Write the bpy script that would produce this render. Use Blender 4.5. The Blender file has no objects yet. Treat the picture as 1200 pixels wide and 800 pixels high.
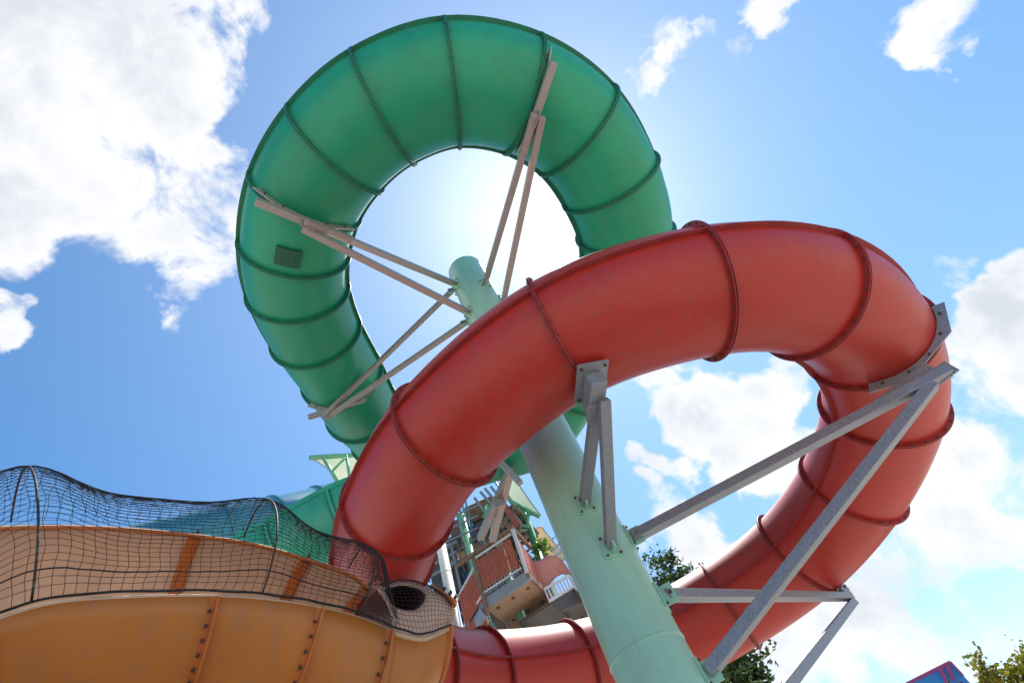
import bpy, math, random
from mathutils import Vector as V, Matrix
random.seed(7)
sc = bpy.context.scene
col = sc.collection
EYE = V((0, 0, 1.6))
# ---------------------------------------------------------------- camera (surveyed from the photograph)
CX, CY, CZ = V((0.9031, 0.3242, -0.2815)), V((0.4288, -0.7159, 0.551)), V((0.0228, 0.6183, 0.7856))
CX.normalize(); CZ = (CZ - CX * CZ.dot(CX)).normalized(); CY = CZ.cross(CX) * -1
if CY.z < 0: CY = -CY
FPX = 600.0
cam = bpy.data.cameras.new('camera'); cam.sensor_width = 36; cam.lens = 18.0; cam.clip_end = 5000; cam.clip_start = 0.05
co = bpy.data.objects.new('camera', cam); col.objects.link(co)
M = Matrix((CX, CY, -CZ)).transposed().to_4x4(); M.translation = EYE
co.matrix_world = M
sc.camera = co

def ray(x, y):
    return (CX * ((x - 600) / FPX) - CY * ((y - 400) / FPX) + CZ).normalized()
def at_h(x, y, hd):            # point at a horizontal distance
    d = ray(x, y); return EYE + d * (hd / math.hypot(d.x, d.y))
def at_z(x, y, z):             # point at a height above the eye
    d = ray(x, y); return EYE + d * (z / d.z)
def at_y(x, y, Y):
    d = ray(x, y); return EYE + d * (Y / d.y)

# ---------------------------------------------------------------- materials
def mat(name, colr, rough=0.5, metal=0.0, var=0.12, scale=3.0, spec=0.5, bump=0.0, bscale=20, dirt=None, dirt_amt=0.0, coat=0.0, streak=None, trans=0.0, panel=0.0):
    m = bpy.data.materials.new(name); m.use_nodes = True
    nt = m.node_tree; b = nt.nodes['Principled BSDF']
    b.inputs['Roughness'].default_value = rough; b.inputs['Metallic'].default_value = metal
    b.inputs['Specular IOR Level'].default_value = spec
    b.inputs['Coat Weight'].default_value = coat; b.inputs['Coat Roughness'].default_value = 0.25
    tc = nt.nodes.new('ShaderNodeTexCoord')
    no = nt.nodes.new('ShaderNodeTexNoise'); no.inputs['Scale'].default_value = scale; no.inputs['Detail'].default_value = 6; no.inputs['Roughness'].default_value = .6
    nt.links.new(tc.outputs['Object'], no.inputs['Vector'])
    if streak:
        mp = nt.nodes.new('ShaderNodeMapping'); mp.inputs['Scale'].default_value = streak
        nt.links.new(tc.outputs['Object'], mp.inputs['Vector']); nt.links.new(mp.outputs['Vector'], no.inputs['Vector'])
    r = nt.nodes.new('ShaderNodeValToRGB')
    c0 = [max(0, c * (1 - var)) for c in colr]; c1 = [min(1, c * (1 + var)) for c in colr]
    r.color_ramp.elements[0].position = .3; r.color_ramp.elements[1].position = .7
    r.color_ramp.elements[0].color = (*c0, 1); r.color_ramp.elements[1].color = (*c1, 1)
    nt.links.new(no.outputs['Fac'], r.inputs['Fac'])
    out = r.outputs['Color']
    if dirt:
        n2 = nt.nodes.new('ShaderNodeTexNoise'); n2.inputs['Scale'].default_value = scale * 2.7; n2.inputs['Detail'].default_value = 9; n2.inputs['Roughness'].default_value = .7
        nt.links.new(tc.outputs['Object'], n2.inputs['Vector'])
        r2 = nt.nodes.new('ShaderNodeMapRange'); r2.inputs['From Min'].default_value = .52; r2.inputs['From Max'].default_value = .72
        r2.inputs['To Max'].default_value = dirt_amt
        nt.links.new(n2.outputs['Fac'], r2.inputs['Value'])
        mx = nt.nodes.new('ShaderNodeMix'); mx.data_type = 'RGBA'
        mx.inputs[7].default_value = (*dirt, 1)
        nt.links.new(r2.outputs['Result'], mx.inputs[0]); nt.links.new(out, mx.inputs[6]); out = mx.outputs[2]
    if panel:
        oi = nt.nodes.new('ShaderNodeObjectInfo'); pr_ = nt.nodes.new('ShaderNodeMapRange'); pr_.inputs['To Min'].default_value = 1 - panel; pr_.inputs['To Max'].default_value = 1 + panel
        nt.links.new(oi.outputs['Random'], pr_.inputs['Value'])
        hv = nt.nodes.new('ShaderNodeHueSaturation'); nt.links.new(pr_.outputs['Result'], hv.inputs['Value']); nt.links.new(out, hv.inputs['Color']); out = hv.outputs[0]
        mp2 = nt.nodes.new('ShaderNodeMapping'); mp2.inputs['Scale'].default_value = (5, 5, .5); nt.links.new(tc.outputs['Object'], mp2.inputs['Vector'])
        n5 = nt.nodes.new('ShaderNodeTexNoise'); n5.inputs['Scale'].default_value = 2.2; n5.inputs['Detail'].default_value = 8; n5.inputs['Roughness'].default_value = .7; nt.links.new(mp2.outputs[0], n5.inputs['Vector'])
        r5 = nt.nodes.new('ShaderNodeMapRange'); r5.inputs['From Min'].default_value = .50; r5.inputs['From Max'].default_value = .75; r5.inputs['To Max'].default_value = .5; nt.links.new(n5.outputs['Fac'], r5.inputs['Value'])
        m5 = nt.nodes.new('ShaderNodeMix'); m5.data_type = 'RGBA'; nt.links.new(r5.outputs[0], m5.inputs[0]); nt.links.new(out, m5.inputs[6]); g5 = sum(colr) / 3
        m5.inputs[7].default_value = (*[c * .45 + g5 * .35 for c in colr], 1); out = m5.outputs[2]
    nt.links.new(out, b.inputs['Base Color'])
    rr = nt.nodes.new('ShaderNodeMapRange'); rr.inputs['To Min'].default_value = max(0.02, rough - .07); rr.inputs['To Max'].default_value = min(1, rough + .1)
    nt.links.new(no.outputs['Fac'], rr.inputs['Value']); nt.links.new(rr.outputs['Result'], b.inputs['Roughness'])
    if bump:
        n3 = nt.nodes.new('ShaderNodeTexNoise'); n3.inputs['Scale'].default_value = bscale; n3.inputs['Detail'].default_value = 4
        nt.links.new(tc.outputs['Object'], n3.inputs['Vector'])
        bp = nt.nodes.new('ShaderNodeBump'); bp.inputs['Strength'].default_value = bump; bp.inputs['Distance'].default_value = .02
        nt.links.new(n3.outputs['Fac'], bp.inputs['Height']); nt.links.new(bp.outputs['Normal'], b.inputs['Normal'])
    if trans:
        tr = nt.nodes.new('ShaderNodeBsdfTranslucent'); nt.links.new(out, tr.inputs['Color'])
        ms = nt.nodes.new('ShaderNodeMixShader'); ms.inputs[0].default_value = trans
        o = nt.nodes['Material Output']
        nt.links.new(b.outputs[0], ms.inputs[1]); nt.links.new(tr.outputs[0], ms.inputs[2]); nt.links.new(ms.outputs[0], o.inputs['Surface'])
    return m

GREEN = mat('green_gelcoat', (.005, .30, .155), .40, var=.08, scale=1.4, bump=.12, bscale=2.2, dirt=(.03, .14, .09), dirt_amt=.35, panel=.10)
GREENF = mat('green_flange', (.006, .16, .09), .5, var=.2, scale=6, dirt=(.12, .1, .07), dirt_amt=.5)
HATCH = mat('dark_green_hatch', (.003, .085, .045), .45)
RED = mat('red_gelcoat', (.46, .026, .015), .40, var=.07, scale=1.3, bump=.08, bscale=2.2, dirt=(.46, .08, .06), dirt_amt=.28, panel=.08)
REDF = mat('red_flange', (.30, .022, .02), .55, var=.2, scale=7, dirt=(.22, .12, .09), dirt_amt=.6)
MINT = mat('mint_paint', (.32, .59, .45), .34, var=.06, scale=1.2, dirt=(.32, .44, .32), dirt_amt=.4, coat=.2, panel=.01)
STEEL = mat('galvanised_steel', (.40, .36, .34), .48, metal=.55, var=.22, scale=9, dirt=(.33, .22, .17), dirt_amt=.45, streak=(9, 9, 2.5))
STEELG = mat('weathered_grey_steel', (.31, .32, .35), .5, metal=.55, var=.28, scale=9, dirt=(.24, .20, .18), dirt_amt=.5, streak=(9, 9, 2.5))
BOLT = mat('rusty_bolt', (.10, .06, .045), .7, metal=.3)
ORANGE = mat('orange_gelcoat', (.52, .165, .022), .42, var=.12, scale=1.6, bump=.12, bscale=2.5, dirt=(.42, .16, .05), dirt_amt=.45, panel=.05)
ORANGEF = mat('orange_flange', (.50, .13, .022), .5, var=.15, scale=6, dirt=(.25, .08, .03), dirt_amt=.4)
PEACH = mat('faded_peach_liner', (.66, .43, .31), .33, var=.08, scale=2.5, dirt=(.5, .28, .17), dirt_amt=.4)
LIP = mat('chalky_rim', (.58, .38, .25), .5, var=.12, scale=7, dirt=(.5, .26, .12), dirt_amt=.6)
NET = mat('net_cord', (.018, .016, .018), .85, var=.2)
HOOP = mat('hoop_pipe', (.04, .035, .035), .6, metal=.3, var=.3, dirt=(.35, .25, .2), dirt_amt=.7, scale=14)
BLUE = mat('blue_gelcoat', (.045, .24, .36), .35, var=.12, scale=1.5)
LGREEN = mat('green_flume_gelcoat', (.04, .38, .26), .4, var=.12, scale=1.4, dirt=(.12, .4, .3), dirt_amt=.4)
SAIL = mat('pale_sailcloth', (.84, .88, .76), .8, var=.05, scale=2, trans=.45)
YSAIL = mat('yellow_sailcloth', (.85, .55, .10), .8, var=.08, scale=2, trans=.35)
PSAIL = mat('peach_sailcloth', (.92, .74, .46), .8, var=.08, scale=2, trans=.4)
TERRA = mat('terracotta_boards', (.46, .105, .06), .6, var=.2, scale=5, streak=(5, 5, .8), dirt=(.22, .07, .05), dirt_amt=.5)
PINK = mat('faded_terracotta_sheet', (.55, .20, .15), .6, var=.12, scale=3)
PLY = mat('plywood_soffit', (.45, .29, .19), .7, var=.12, scale=3, dirt=(.3, .19, .12), dirt_amt=.5)
GREYP = mat('grey_painted_steel', (.30, .31, .36), .5, var=.14, scale=4, metal=.2)
WHITE = mat('white_paint', (.72, .72, .76), .45, var=.06, scale=3)
DARK = mat('dark_steel', (.10, .09, .085), .6, var=.25, scale=5)
BROWN = mat('weathered_timber', (.27, .15, .10), .7, var=.25, scale=6)
CGREEN = mat('green_column_paint', (.15, .42, .24), .4, var=.12, scale=3)
CONC = mat('concrete_paving', (.44, .395, .33), .85, var=.15, scale=.6, bump=.2, bscale=8)
BARK = mat('bark', (.16, .12, .09), .9, var=.3, scale=8, bump=.5)
BROOF = mat('blue_sheet_roof', (.03, .22, .58), .4, var=.12, scale=3)
MAG = mat('magenta_trim', (.36, .05, .16), .5)
CREAM = mat('cream_render', (.55, .48, .38), .8)
HOLE = mat('shaded_red_interior', (.10, .02, .015), .6)  # shade inside the hood opening, put into the colour as a dark red
def leafmat(n, a, b):
    m = mat(n, a, .55, var=0, spec=.4, trans=.35); nt = m.node_tree
    r = [x for x in nt.nodes if x.type == 'VALTORGB'][0]
    no = [x for x in nt.nodes if x.type == 'TEX_NOISE'][0]; no.inputs['Scale'].default_value = 1.3
    r.color_ramp.elements[0].color = (*a, 1); r.color_ramp.elements[1].color = (*b, 1)
    return m
LEAF = leafmat('dark_leaves', (.02, .045, .012), (.09, .14, .03))
LEAFY = leafmat('yellow_leaves', (.10, .13, .012), (.34, .29, .03))
LEAFP = leafmat('purple_leaves', (.06, .018, .03), (.17, .05, .07))

# ---------------------------------------------------------------- mesh helpers
class MB:
    def __init__(s): s.v = []; s.f = []; s.mi = []; s.cur = 0
    def add(s, vs, fs):
        n = len(s.v); s.v += [V(p) for p in vs]; s.f += [tuple(i + n for i in f) for f in fs]; s.mi += [s.cur] * len(fs)
    def box(s, c, x, y, z):        # centre and three half axes
        c = V(c); vs = [c + x * a + y * b + z * d for a in (-1, 1) for b in (-1, 1) for d in (-1, 1)]
        s.add(vs, [(0, 1, 3, 2), (4, 6, 7, 5), (0, 4, 5, 1), (2, 3, 7, 6), (0, 2, 6, 4), (1, 5, 7, 3)])
    def bar(s, p, q, w, h=None, up=V((0, 0, 1))):
        p, q = V(p), V(q); h = h or w; d = (q - p); L = d.length; d.normalize()
        if abs(d.dot(up)) > .97: up = V((1, 0, 0)) if abs(d.x) < .9 else V((0, 1, 0))
        x = d.cross(up).normalized(); y = x.cross(d)
        s.box((p + q) / 2, x * (w / 2), d * (L / 2), y * (h / 2))
    def channel(s, p, q, w, h, t, up=V((0, 0, 1))):   # hollow steel section read as a C channel
        p, q = V(p), V(q); d = (q - p).normalized()
        if abs(d.dot(up)) > .97: up = V((1, 0, 0))
        x = d.cross(up).normalized(); y = x.cross(d)
        s.bar(p + x * (w / 2 - t / 2), q + x * (w / 2 - t / 2), t, h, up)
        s.bar(p - y * (h / 2 - t / 2) - x * t * .5, q - y * (h / 2 - t / 2) - x * t * .5, w - t, t, up)
        s.bar(p + y * (h / 2 - t / 2) - x * t * .5, q + y * (h / 2 - t / 2) - x * t * .5, w - t, t, up)
    def tube(s, pts, r, seg=8, cap=True, closed=False):
        pts = [V(p) for p in pts]; n = len(pts); rs = r if isinstance(r, (list, tuple)) else [r] * n
        t0 = (pts[1] - pts[0]).normalized(); up = V((0, 0, 1)) if abs(t0.z) < .9 else V((1, 0, 0))
        x = t0.cross(up).normalized(); vs = []
        for i, p in enumerate(pts):
            t = (pts[min(i + 1, n - 1)] - pts[max(i - 1, 0)]).normalized()
            x = (x - t * x.dot(t)).normalized(); y = t.cross(x)
            vs += [p + (x * math.cos(2 * math.pi * k / seg) + y * math.sin(2 * math.pi * k / seg)) * rs[i] for k in range(seg)]
        fs = [(i * seg + k, i * seg + (k + 1) % seg, (i + 1) * seg + (k + 1) % seg, (i + 1) * seg + k) for i in range(n - 1) for k in range(seg)]
        if cap: fs += [tuple(range(seg))[::-1], tuple((n - 1) * seg + k for k in range(seg))]
        s.add(vs, fs)
    def grid(s, rows, closed=False):
        m = len(rows[0]); vs = [p for r in rows for p in r]
        fs = [(i * m + k, i * m + (k + 1) % m, (i + 1) * m + (k + 1) % m, (i + 1) * m + k) for i in range(len(rows) - 1) for k in range(m if closed else m - 1)]
        s.add(vs, fs)
    def prism(s, poly, d):         # polygon extruded both ways along d
        n = len(poly); vs = [V(p) - d for p in poly] + [V(p) + d for p in poly]
        s.add(vs, [tuple(range(n))[::-1], tuple(range(n, 2 * n))] + [(i, (i + 1) % n, (i + 1) % n + n, i + n) for i in range(n)])
    def build(s, name, m, parent=None, smooth=False, bevel=0):
        org = origin(parent) if parent else V((0, 0, 0))
        me = bpy.data.meshes.new(name); me.from_pydata([tuple(p - org) for p in s.v], [], s.f)
        for mm in (m if isinstance(m, (list, tuple)) else [m]): me.materials.append(mm)
        me.polygons.foreach_set('material_index', s.mi)
        if smooth: me.polygons.foreach_set('use_smooth', [True] * len(me.polygons))
        me.update()
        o = bpy.data.objects.new(name, me); col.objects.link(o)
        if parent: o.parent = parent
        if bevel:
            b = o.modifiers.new('bevel', 'BEVEL'); b.width = bevel; b.segments = 2; b.limit_method = 'ANGLE'
        return o
def origin(o):
    p = V((0, 0, 0))
    while o: p += V(o.location); o = o.parent
    return p
def thing(name, label, cat, loc, group=None):
    o = bpy.data.objects.new(name, None); col.objects.link(o); o.location = loc; o.empty_display_size = .2
    return tag(o, label, cat, group)
def tag(o, label, cat, group=None):
    o['label'] = label; o['category'] = cat
    if group: o['group'] = group
    return o
def kind(o, k): o['kind'] = k; return o
def smooth_angle(o, deg=40):
    o.data.polygons.foreach_set('use_smooth', [True] * len(o.data.polygons))
    o.data.set_sharp_from_angle(angle=math.radians(deg))
    return o

def spline(P, u):                  # Catmull-Rom through P at parameter u
    n = len(P) - 1; i = max(0, min(n - 1, int(math.floor(u)))); t = u - i
    p1, p2 = P[i], P[i + 1]; p0 = P[i - 1] if i > 0 else p1 * 2 - p2; p3 = P[i + 2] if i + 2 <= n else p2 * 2 - p1
    return .5 * ((2 * p1) + (p2 - p0) * t + (2 * p0 - 5 * p1 + 4 * p2 - p3) * t * t + (3 * p1 - p0 - 3 * p2 + p3) * t ** 3)

# ---------------------------------------------------------------- tube slides
class Path:
    def __init__(s, P, R): s.P = P; s.R = R
    def frame(s, u):
        n = len(s.P) - 1
        c = spline(s.P, u); a = spline(s.P, max(0, u - .02)); b = spline(s.P, min(n, u + .02))
        T = (b - a).normalized(); O = T.cross(V((0, 0, 1))).normalized(); U = O.cross(T)
        return c, T, O, U          # O points to the outside of the turn, U up
    def sect(s, u, r, seg=56, a0=0, a1=2 * math.pi):
        c, T, O, U = s.frame(u)
        full = abs(a1 - a0 - 2 * math.pi) < 1e-6
        k = seg if full else seg + 1
        return [c + (O * math.cos(a0 + (a1 - a0) * i / seg) + U * math.sin(a0 + (a1 - a0) * i / seg)) * r for i in range(k)]

def tube_slide(path, root, M_, MF_, u0, u1, fl_h=.075, fl_t=.035, sub=8):
    R = path.R
    for i in range(u0, u1):
        mb = MB(); mb.grid([path.sect(i + k / sub, R) for k in range(sub + 1)], True)
        mb.grid([path.sect(i + k / sub, R - .02)[::-1] for k in range(sub + 1)], True)
        mb.build('tube_section', M_, root, True)
    for i in range(u0, u1 + 1):      # bolted joint rings
        c, T, O, U = path.frame(i); mb = MB(); seg = 64; rows = []
        for (rr, off) in ((R - .01, -fl_t), (R + fl_h, -fl_t), (R + fl_h + .004, -.006), (R + fl_h - .012, -.004), (R + fl_h - .012, .004), (R + fl_h + .004, .006), (R + fl_h, fl_t), (R - .01, fl_t)):
            rows.append([c + T * off + (O * math.cos(2 * math.pi * k / seg) + U * math.sin(2 * math.pi * k / seg)) * rr for k in range(seg)])
        mb.grid(rows, True)
        mb.cur = 1
        for k in range(28):
            a = 2 * math.pi * (k + .5) / 28; d = O * math.cos(a) + U * math.sin(a); p = c + d * (R + fl_h * .55)
            mb.tube([p - T * (fl_t + .013), p + T * (fl_t + .013)], .012, 6)
        o = mb.build('joint_ring', [MF_, BOLT], root, False); smooth_angle(o, 35)
    for sgn in (1, -1):              # the two lengthwise seams where the half shells bolt together
        mb = MB(); rows = []
        for k in range((u1 - u0) * sub + 1):
            c, T, O, U = path.frame(u0 + k / sub); a = c + O * sgn * (R - .01); b = c + O * sgn * (R + fl_h * .95)
            t = U * (fl_t * .62)
            rows.append([a - t, b - t, b - t * .15 , b - O * sgn * .012, b + t * .15, b + t, a + t])
        mb.grid(rows)
        o = mb.build('seam_flange', MF_, root, False); smooth_angle(o, 35)

K = 1.28
gp = [(-3.303, 7.835, 8.835), (-3.17, 6.552, 8.445), (-2.936, 5.356, 8.096), (-2.752, 4.198, 7.84), (-2.489, 3.298, 7.667), (-2.115, 2.644, 7.55), (-1.553, 2.045, 7.481), (-.847, 1.636, 7.427), (-.046, 1.427, 7.358), (.869, 1.488, 7.263), (1.677, 1.933, 7.144), (2.24, 2.621, 7.014), (2.496, 3.467, 6.879), (2.53, 4.35, 6.80)]
GPTS = [V(p) * K + EYE for p in gp]
GPTS = [V((-4.9, 12.9, 12.35)) + V((0, 0, 1.0)), V((-4.55, 11.5, 12.9))] + GPTS
gc = V((0, 5.66))
for th, z, r_ in ((1.94, 8.62, 2.98), (2.25, 8.55, 2.62), (2.56, 8.48, 2.6), (2.87, 8.36, 2.9), (3.18, 8.2, 3.45)):
    GPTS.append(V((gc.x + r_ * math.sin(th), gc.y - r_ * math.cos(th), z + 1.6)))
GP = Path(GPTS, .725 * K)
green = thing('tube_slide', 'dark green enclosed tube slide looping high around the mint pole', 'water slide', GPTS[8])
NG = len(GPTS) - 1
tube_slide(GP, green, GREEN, GREENF, 0, NG, fl_h=.075, fl_t=.023)
# inspection hatch under the section beside the left support
c, T, O, U = GP.frame(7.32)
mb = MB(); d = (-U * .97 + O * .10).normalized(); s_ = T.cross(d).normalized()
rows = []
for i in range(5):
    row = []
    for j in range(5):
        x = (j / 4 - .5) * .40; y = (i / 4 - .5) * .34
        ang = x / GP.R; dd = (d * math.cos(ang) + s_ * math.sin(ang)); row.append(c + T * y + dd * (GP.R + .03))
    rows.append(row)
mb.grid(rows); h = mb.build('hatch_cover', HATCH, green); so = h.modifiers.new('thick', 'SOLIDIFY'); so.thickness = .04; so.offset = 0

rp = [(-5.4, 9.6, 5.75), (-4.1, 8.1, 5.25), (-2.95, 6.45, 4.84), (-2.165, 5.35, 4.62), (-1.039, 4.36, 4.50), (.66, 3.73, 4.40), (2.261, 3.81, 4.184), (3.44, 4.394, 4.016), (4.207, 5.417, 3.863), (4.485, 6.808, 3.711), (4.05, 8.343, 3.589), (3.063, 9.559, 3.512), (1.696, 10.194, 3.491), (.191, 10.179, 3.434), (-1.209, 9.496, 3.362), (-2.42, 8.25, 3.30), (-2.95, 6.95, 3.24), (-3.1, 5.8, 3.12)]
RPTS = [V(p) + EYE for p in rp]
RP = Path(RPTS, .725)
red = thing('tube_slide', 'glossy red enclosed tube slide curling in front of the mint pole', 'water slide', RPTS[7])
NR = len(RPTS) - 1
tube_slide(RP, red, RED, REDF, 0, NR, fl_h=.06, fl_t=.018)

# ---------------------------------------------------------------- the pole
PX = V((0, 5.6418, 0)); PR = .3875
pole = thing('support_pole', 'thick mint green steel column rising through both loops', 'pole', PX)
mb = MB(); seg = 64; ztop = 11.75
zs = [-.05, 1.2, 2.6, 4.2, 6, 8, 10, ztop]
mb.grid([[PX + V((PR * math.cos(2 * math.pi * k / seg), PR * math.sin(2 * math.pi * k / seg), z)) for k in range(seg)][::-1] for z in zs], True)
mb.build('shaft', MINT, pole, True)
mb = MB(); cap = []
for rr, dz in ((PR + .003, -.02), (PR + .003, .004), (PR * .97, .012), (PR * .02, .014)):
    cap.append([PX + V((rr * math.cos(2 * math.pi * k / seg), rr * math.sin(2 * math.pi * k / seg), ztop + dz)) for k in range(seg)][::-1])
mb.grid(cap, True); smooth_angle(mb.build('cap', MINT, pole), 30)
for z in (3.45,):
    mb = MB(); mb.grid([[PX + V(((PR + a) * math.cos(2 * math.pi * k / seg), (PR + a) * math.sin(2 * math.pi * k / seg), z + dz)) for k in range(seg)][::-1] for a, dz in ((-.01, -.02), (.007, -.012), (.009, 0), (.007, .012), (-.01, .02))], True)
    mb.build('weld_band', MINT, pole, True)
mb = MB(); mb.grid([[PX + V((r_ * math.cos(2 * math.pi * k / 48), r_ * math.sin(2 * math.pi * k / 48), z)) for k in range(48)] for r_, z in ((PR, .06), (.75, .06), (.75, .0))][::-1], True)
mb.build('base_plate', MINT, pole)

def on_pole(x, y):                 # where the line of sight of a bracket meets the pole
    d = ray(x, y); hx = V((d.x, d.y)); hl = hx.length; u = hx / hl
    c2 = V((PX.x, PX.y)); tt = u.dot(c2); perp = (c2 - u * tt).length
    t = tt - math.sqrt(max(0, PR * PR - perp * perp)) if perp < PR else tt
    p = EYE + d * (t / hl); ax = V((PX.x, PX.y, p.z)); n = (p - ax).normalized()
    return ax + n * (PR - .01), n
def pole_lug(p, n, q):
    mb = MB(); t = V((-n.y, n.x, 0)); z = V((0, 0, 1))
    mb.box(p + n * .07, n * .085, t * .012, z * .10)
    mb.box(p + n * .012, n * .012, t * .10, z * .13)
    mb.cur = 1
    mb.tube([p + n * .11 - t * .06, p + n * .11 + t * .06], .018, 6)
    for s1 in (-1, 1):
        for s2 in (-1, 1): mb.tube([p + n * .02 + t * .075 * s1 + z * .1 * s2, p + n * .045 + t * .075 * s1 + z * .1 * s2], .014, 6)
    mb.build('pole_lug', [MINT, BOLT], pole)

def support(path, u, attach, label, w=.12, beam=(-.7, .7), d=.12, side=1, arc=(-142, -38), endplate=False):
    c, T, O, U = path.frame(u); R = path.R; SM_ = STEEL if path is GP else STEELG
    th = thing('slide_support', label, 'slide support', c - U * (R + .2), 'steel support frames between pole and slides')
    off = T * .075 * side
    n = 20; a0, a1 = math.radians(arc[0]), math.radians(arc[1]); ra = R + .012
    pt = lambda a, r: c + off + (O * math.cos(a) + U * math.sin(a)) * r
    top = [pt(a0 + (a1 - a0) * i / n, ra) for i in range(n + 1)]
    am = (a0 + a1) / 2
    poly = top + [pt(a1, R + .14), pt(am + (a1 - am) * .45, (R + .12) * 1.03), pt(am + (a0 - am) * .45, (R + .12) * 1.03), pt(a0, R + .14)]
    mb = MB(); mb.prism(poly, T * .009); mb.cur = 1
    for k in range(5):
        p = pt(a0 + (a1 - a0) * (k + .5) / 5, R + .055); mb.tube([p - T * .03, p + T * .03], .016, 6)
    mb.build('cradle_plate', [SM_, BOLT], th)
    at_ = lambda f, dd: c + off + O * R * f - U * (R + dd)
    if not endplate:
        mb = MB(); mb.bar(at_(beam[0], d + w / 2), at_(beam[1], d + w / 2), w, w, U); mb.build('cradle_beam', SM_, th, bevel=.006)
    else:                          # flat shoe under the tube, squared up to the pole
        q0 = at_(0, .06); dp = V((PX.x - q0.x, PX.y - q0.y, 0)).normalized(); t2 = dp.cross(V((0, 0, 1))); z1 = V((0, 0, 1))
        mb = MB(); mb.box(q0 - z1 * .02, t2 * .165, dp * .25, z1 * .009)
        mb.cur = 1
        for s1 in (-1, 1):
            for s2 in (-1, 1): mb.tube([q0 + t2 * .125 * s1 + dp * .2 * s2 - z1 * .05, q0 + t2 * .125 * s1 + dp * .2 * s2], .016, 6)
        mb.build('shoe_plate', [SM_, BOLT], th)
        mb = MB(); mb.box(q0 - z1 * .115 + dp * .08, t2 * .085, dp * .22, z1 * .085); mb.build('cradle_beam', SM_, th, bevel=.006)
        mb = MB(); mb.box(q0 - z1 * .21 + dp * .22, t2 * .11, dp * .10, z1 * .008); mb.build('shoe_plate', SM_, th)
    for px, py, sgn, f, dd, ext in attach:
        p, nn = on_pole(px, py); pole_lug(p, nn, None)
        q = at_(f, dd) + T * (w * .56 * sgn)
        dr = (q - p).normalized()
        mb = MB(); mb.bar(p + nn * .05, q + dr * ext, w * .92, w * .92, U); mb.build('strut', SM_, th, bevel=.006)
    if endplate: return th
    px, py, sgn, f, dd, ext = attach[0]
    mb = MB(); q = at_(f, dd - .02) - O * .06
    mb.box(q, O * .12, T * .006, U * .09); mb.build('gusset', SM_, th)
    return th

support(GP, 12, [(568, 333, -1, -.1, .33, 0), (590, 352, 1, -.1, .33, 0)], 'pair of rusty struts holding the top right of the green loop', w=.112, beam=(-.75, .70))
support(GP, 8, [(535, 333, 1, .0, .33, 0), (550, 366, -1, .0, .33, 0)], 'pair of rusty struts holding the left side of the green loop', w=.112, beam=(-.85, .80))
support(GP, 4, [(530, 340, 1, .5, .16, 0), (548, 377, -1, .5, .16, 0)], 'lowest pair of struts on the green loop, ending above the red tube', w=.10, beam=(-.5, .9), d=-.02)
support(RP, 5, [(685, 590, -.6, -.22, .19, 0), (715, 640, .5, -.14, .27, 0)], 'short strut pair with square end plate under the red curve', w=.12, endplate=True, beam=(-.7, .05), d=.08, arc=(-125, -88))
support(RP, 8, [(740, 630, 0, .2, .30, 0), (835, 785, -1, -.12, .36, 0)], 'long galvanised arm and brace under the far right bend of the red tube', w=.125, beam=(-.8, .1), d=.10, side=-1, arc=(-128, -24))
support(RP, 11, [(780, 697, 0, .40, .13, 0), (832, 924, 0, .34, .22, 0)], 'level galvanised arm and steep brace under the lower red bend', w=.115, beam=(.1, .42), d=.02, side=-1, arc=(-88, -55))

# ---------------------------------------------------------------- orange flume with its net
# stations: near rim pixel, far rim pixel, horizontal distance of near rim, extra distance of far rim
st = [((-150, 775), (-190, 650), 3.75, .78), ((-40, 738), (-70, 624), 3.6, .80), ((60, 708), (38, 617), 3.52, .80), ((160, 700), (140, 619), 3.47, .80), ((253, 699), (229, 627), 3.47, .80), ((320, 704), (300, 638), 3.55, .78), ((376, 713), (359, 655), 3.66, .74), ((422, 725), (408, 672), 3.80, .66), ((462, 741), (436, 689), 3.95, .55), ((492, 748), (470, 682), 4.1, .46), ((512, 742), (500, 690), 4.25, .36), ((527, 735), (523, 716), 4.42, .22)]
NN = [at_h(a[0], a[1], h) for a, b, h, e in st]; FF = [at_h(b[0], b[1], h + e) for a, b, h, e in st]
RHO = .76
def frames(u):
    n, f = spline(NN, u), spline(FF, u)
    e = .05; a = spline(NN, max(0, u - e)) + spline(FF, max(0, u - e)); b = spline(NN, min(len(NN) - 1, u + e)) + spline(FF, min(len(NN) - 1, u + e))
    T = (b - a).normalized(); ch = f - n; c_ = ch - T * ch.dot(T); X = c_.normalized(); no = X.cross(T)   # no: out of the opening
    if no.z < 0: no = -no
    return n, f, ch, X, no, T
def sect_below(u, seg=30, inset=0):
    n, f, ch, X, no, T = frames(u); half = ch.length / 2; rho = max(RHO, half * 1.02) - inset
    dep = math.sqrt(max(0, rho * rho - half * half * (1 - inset) ** 2)); m = (n + f) / 2; Y = ch.normalized()
    a = math.atan2(dep, -half); b = math.atan2(dep, half) ; cc = m - no * dep
    # sweep from the near rim, under the belly, to the far rim
    a0 = math.pi - math.asin(min(1, dep / rho)); a1 = 2 * math.pi + math.asin(min(1, dep / rho))
    return [cc + (Y * math.cos(a0 + (a1 - a0) * k / seg) + no * math.sin(a0 + (a1 - a0) * k / seg)) * rho for k in range(seg + 1)]
def arch(u, t, bulge):
    n, f, ch, X, no, T = frames(u); h = ch.length / 2; a = math.pi * (1 - t)
    m = (n + f) / 2
    return m + ch.normalized() * (h * math.cos(a)) + no * (math.sin(a) ** .8 * h * bulge)
orange = thing('open_flume', 'orange open water slide trough with peach inside and rolled rim', 'water slide', NN[3] - V((0, 0, .8)))
UE = 8
mb = MB(); rows = [sect_below(i * UE / 96) for i in range(97)]
mb.grid(rows)
sh = mb.build('trough_shell', [PEACH, ORANGE, LIP], orange, True)
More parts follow.
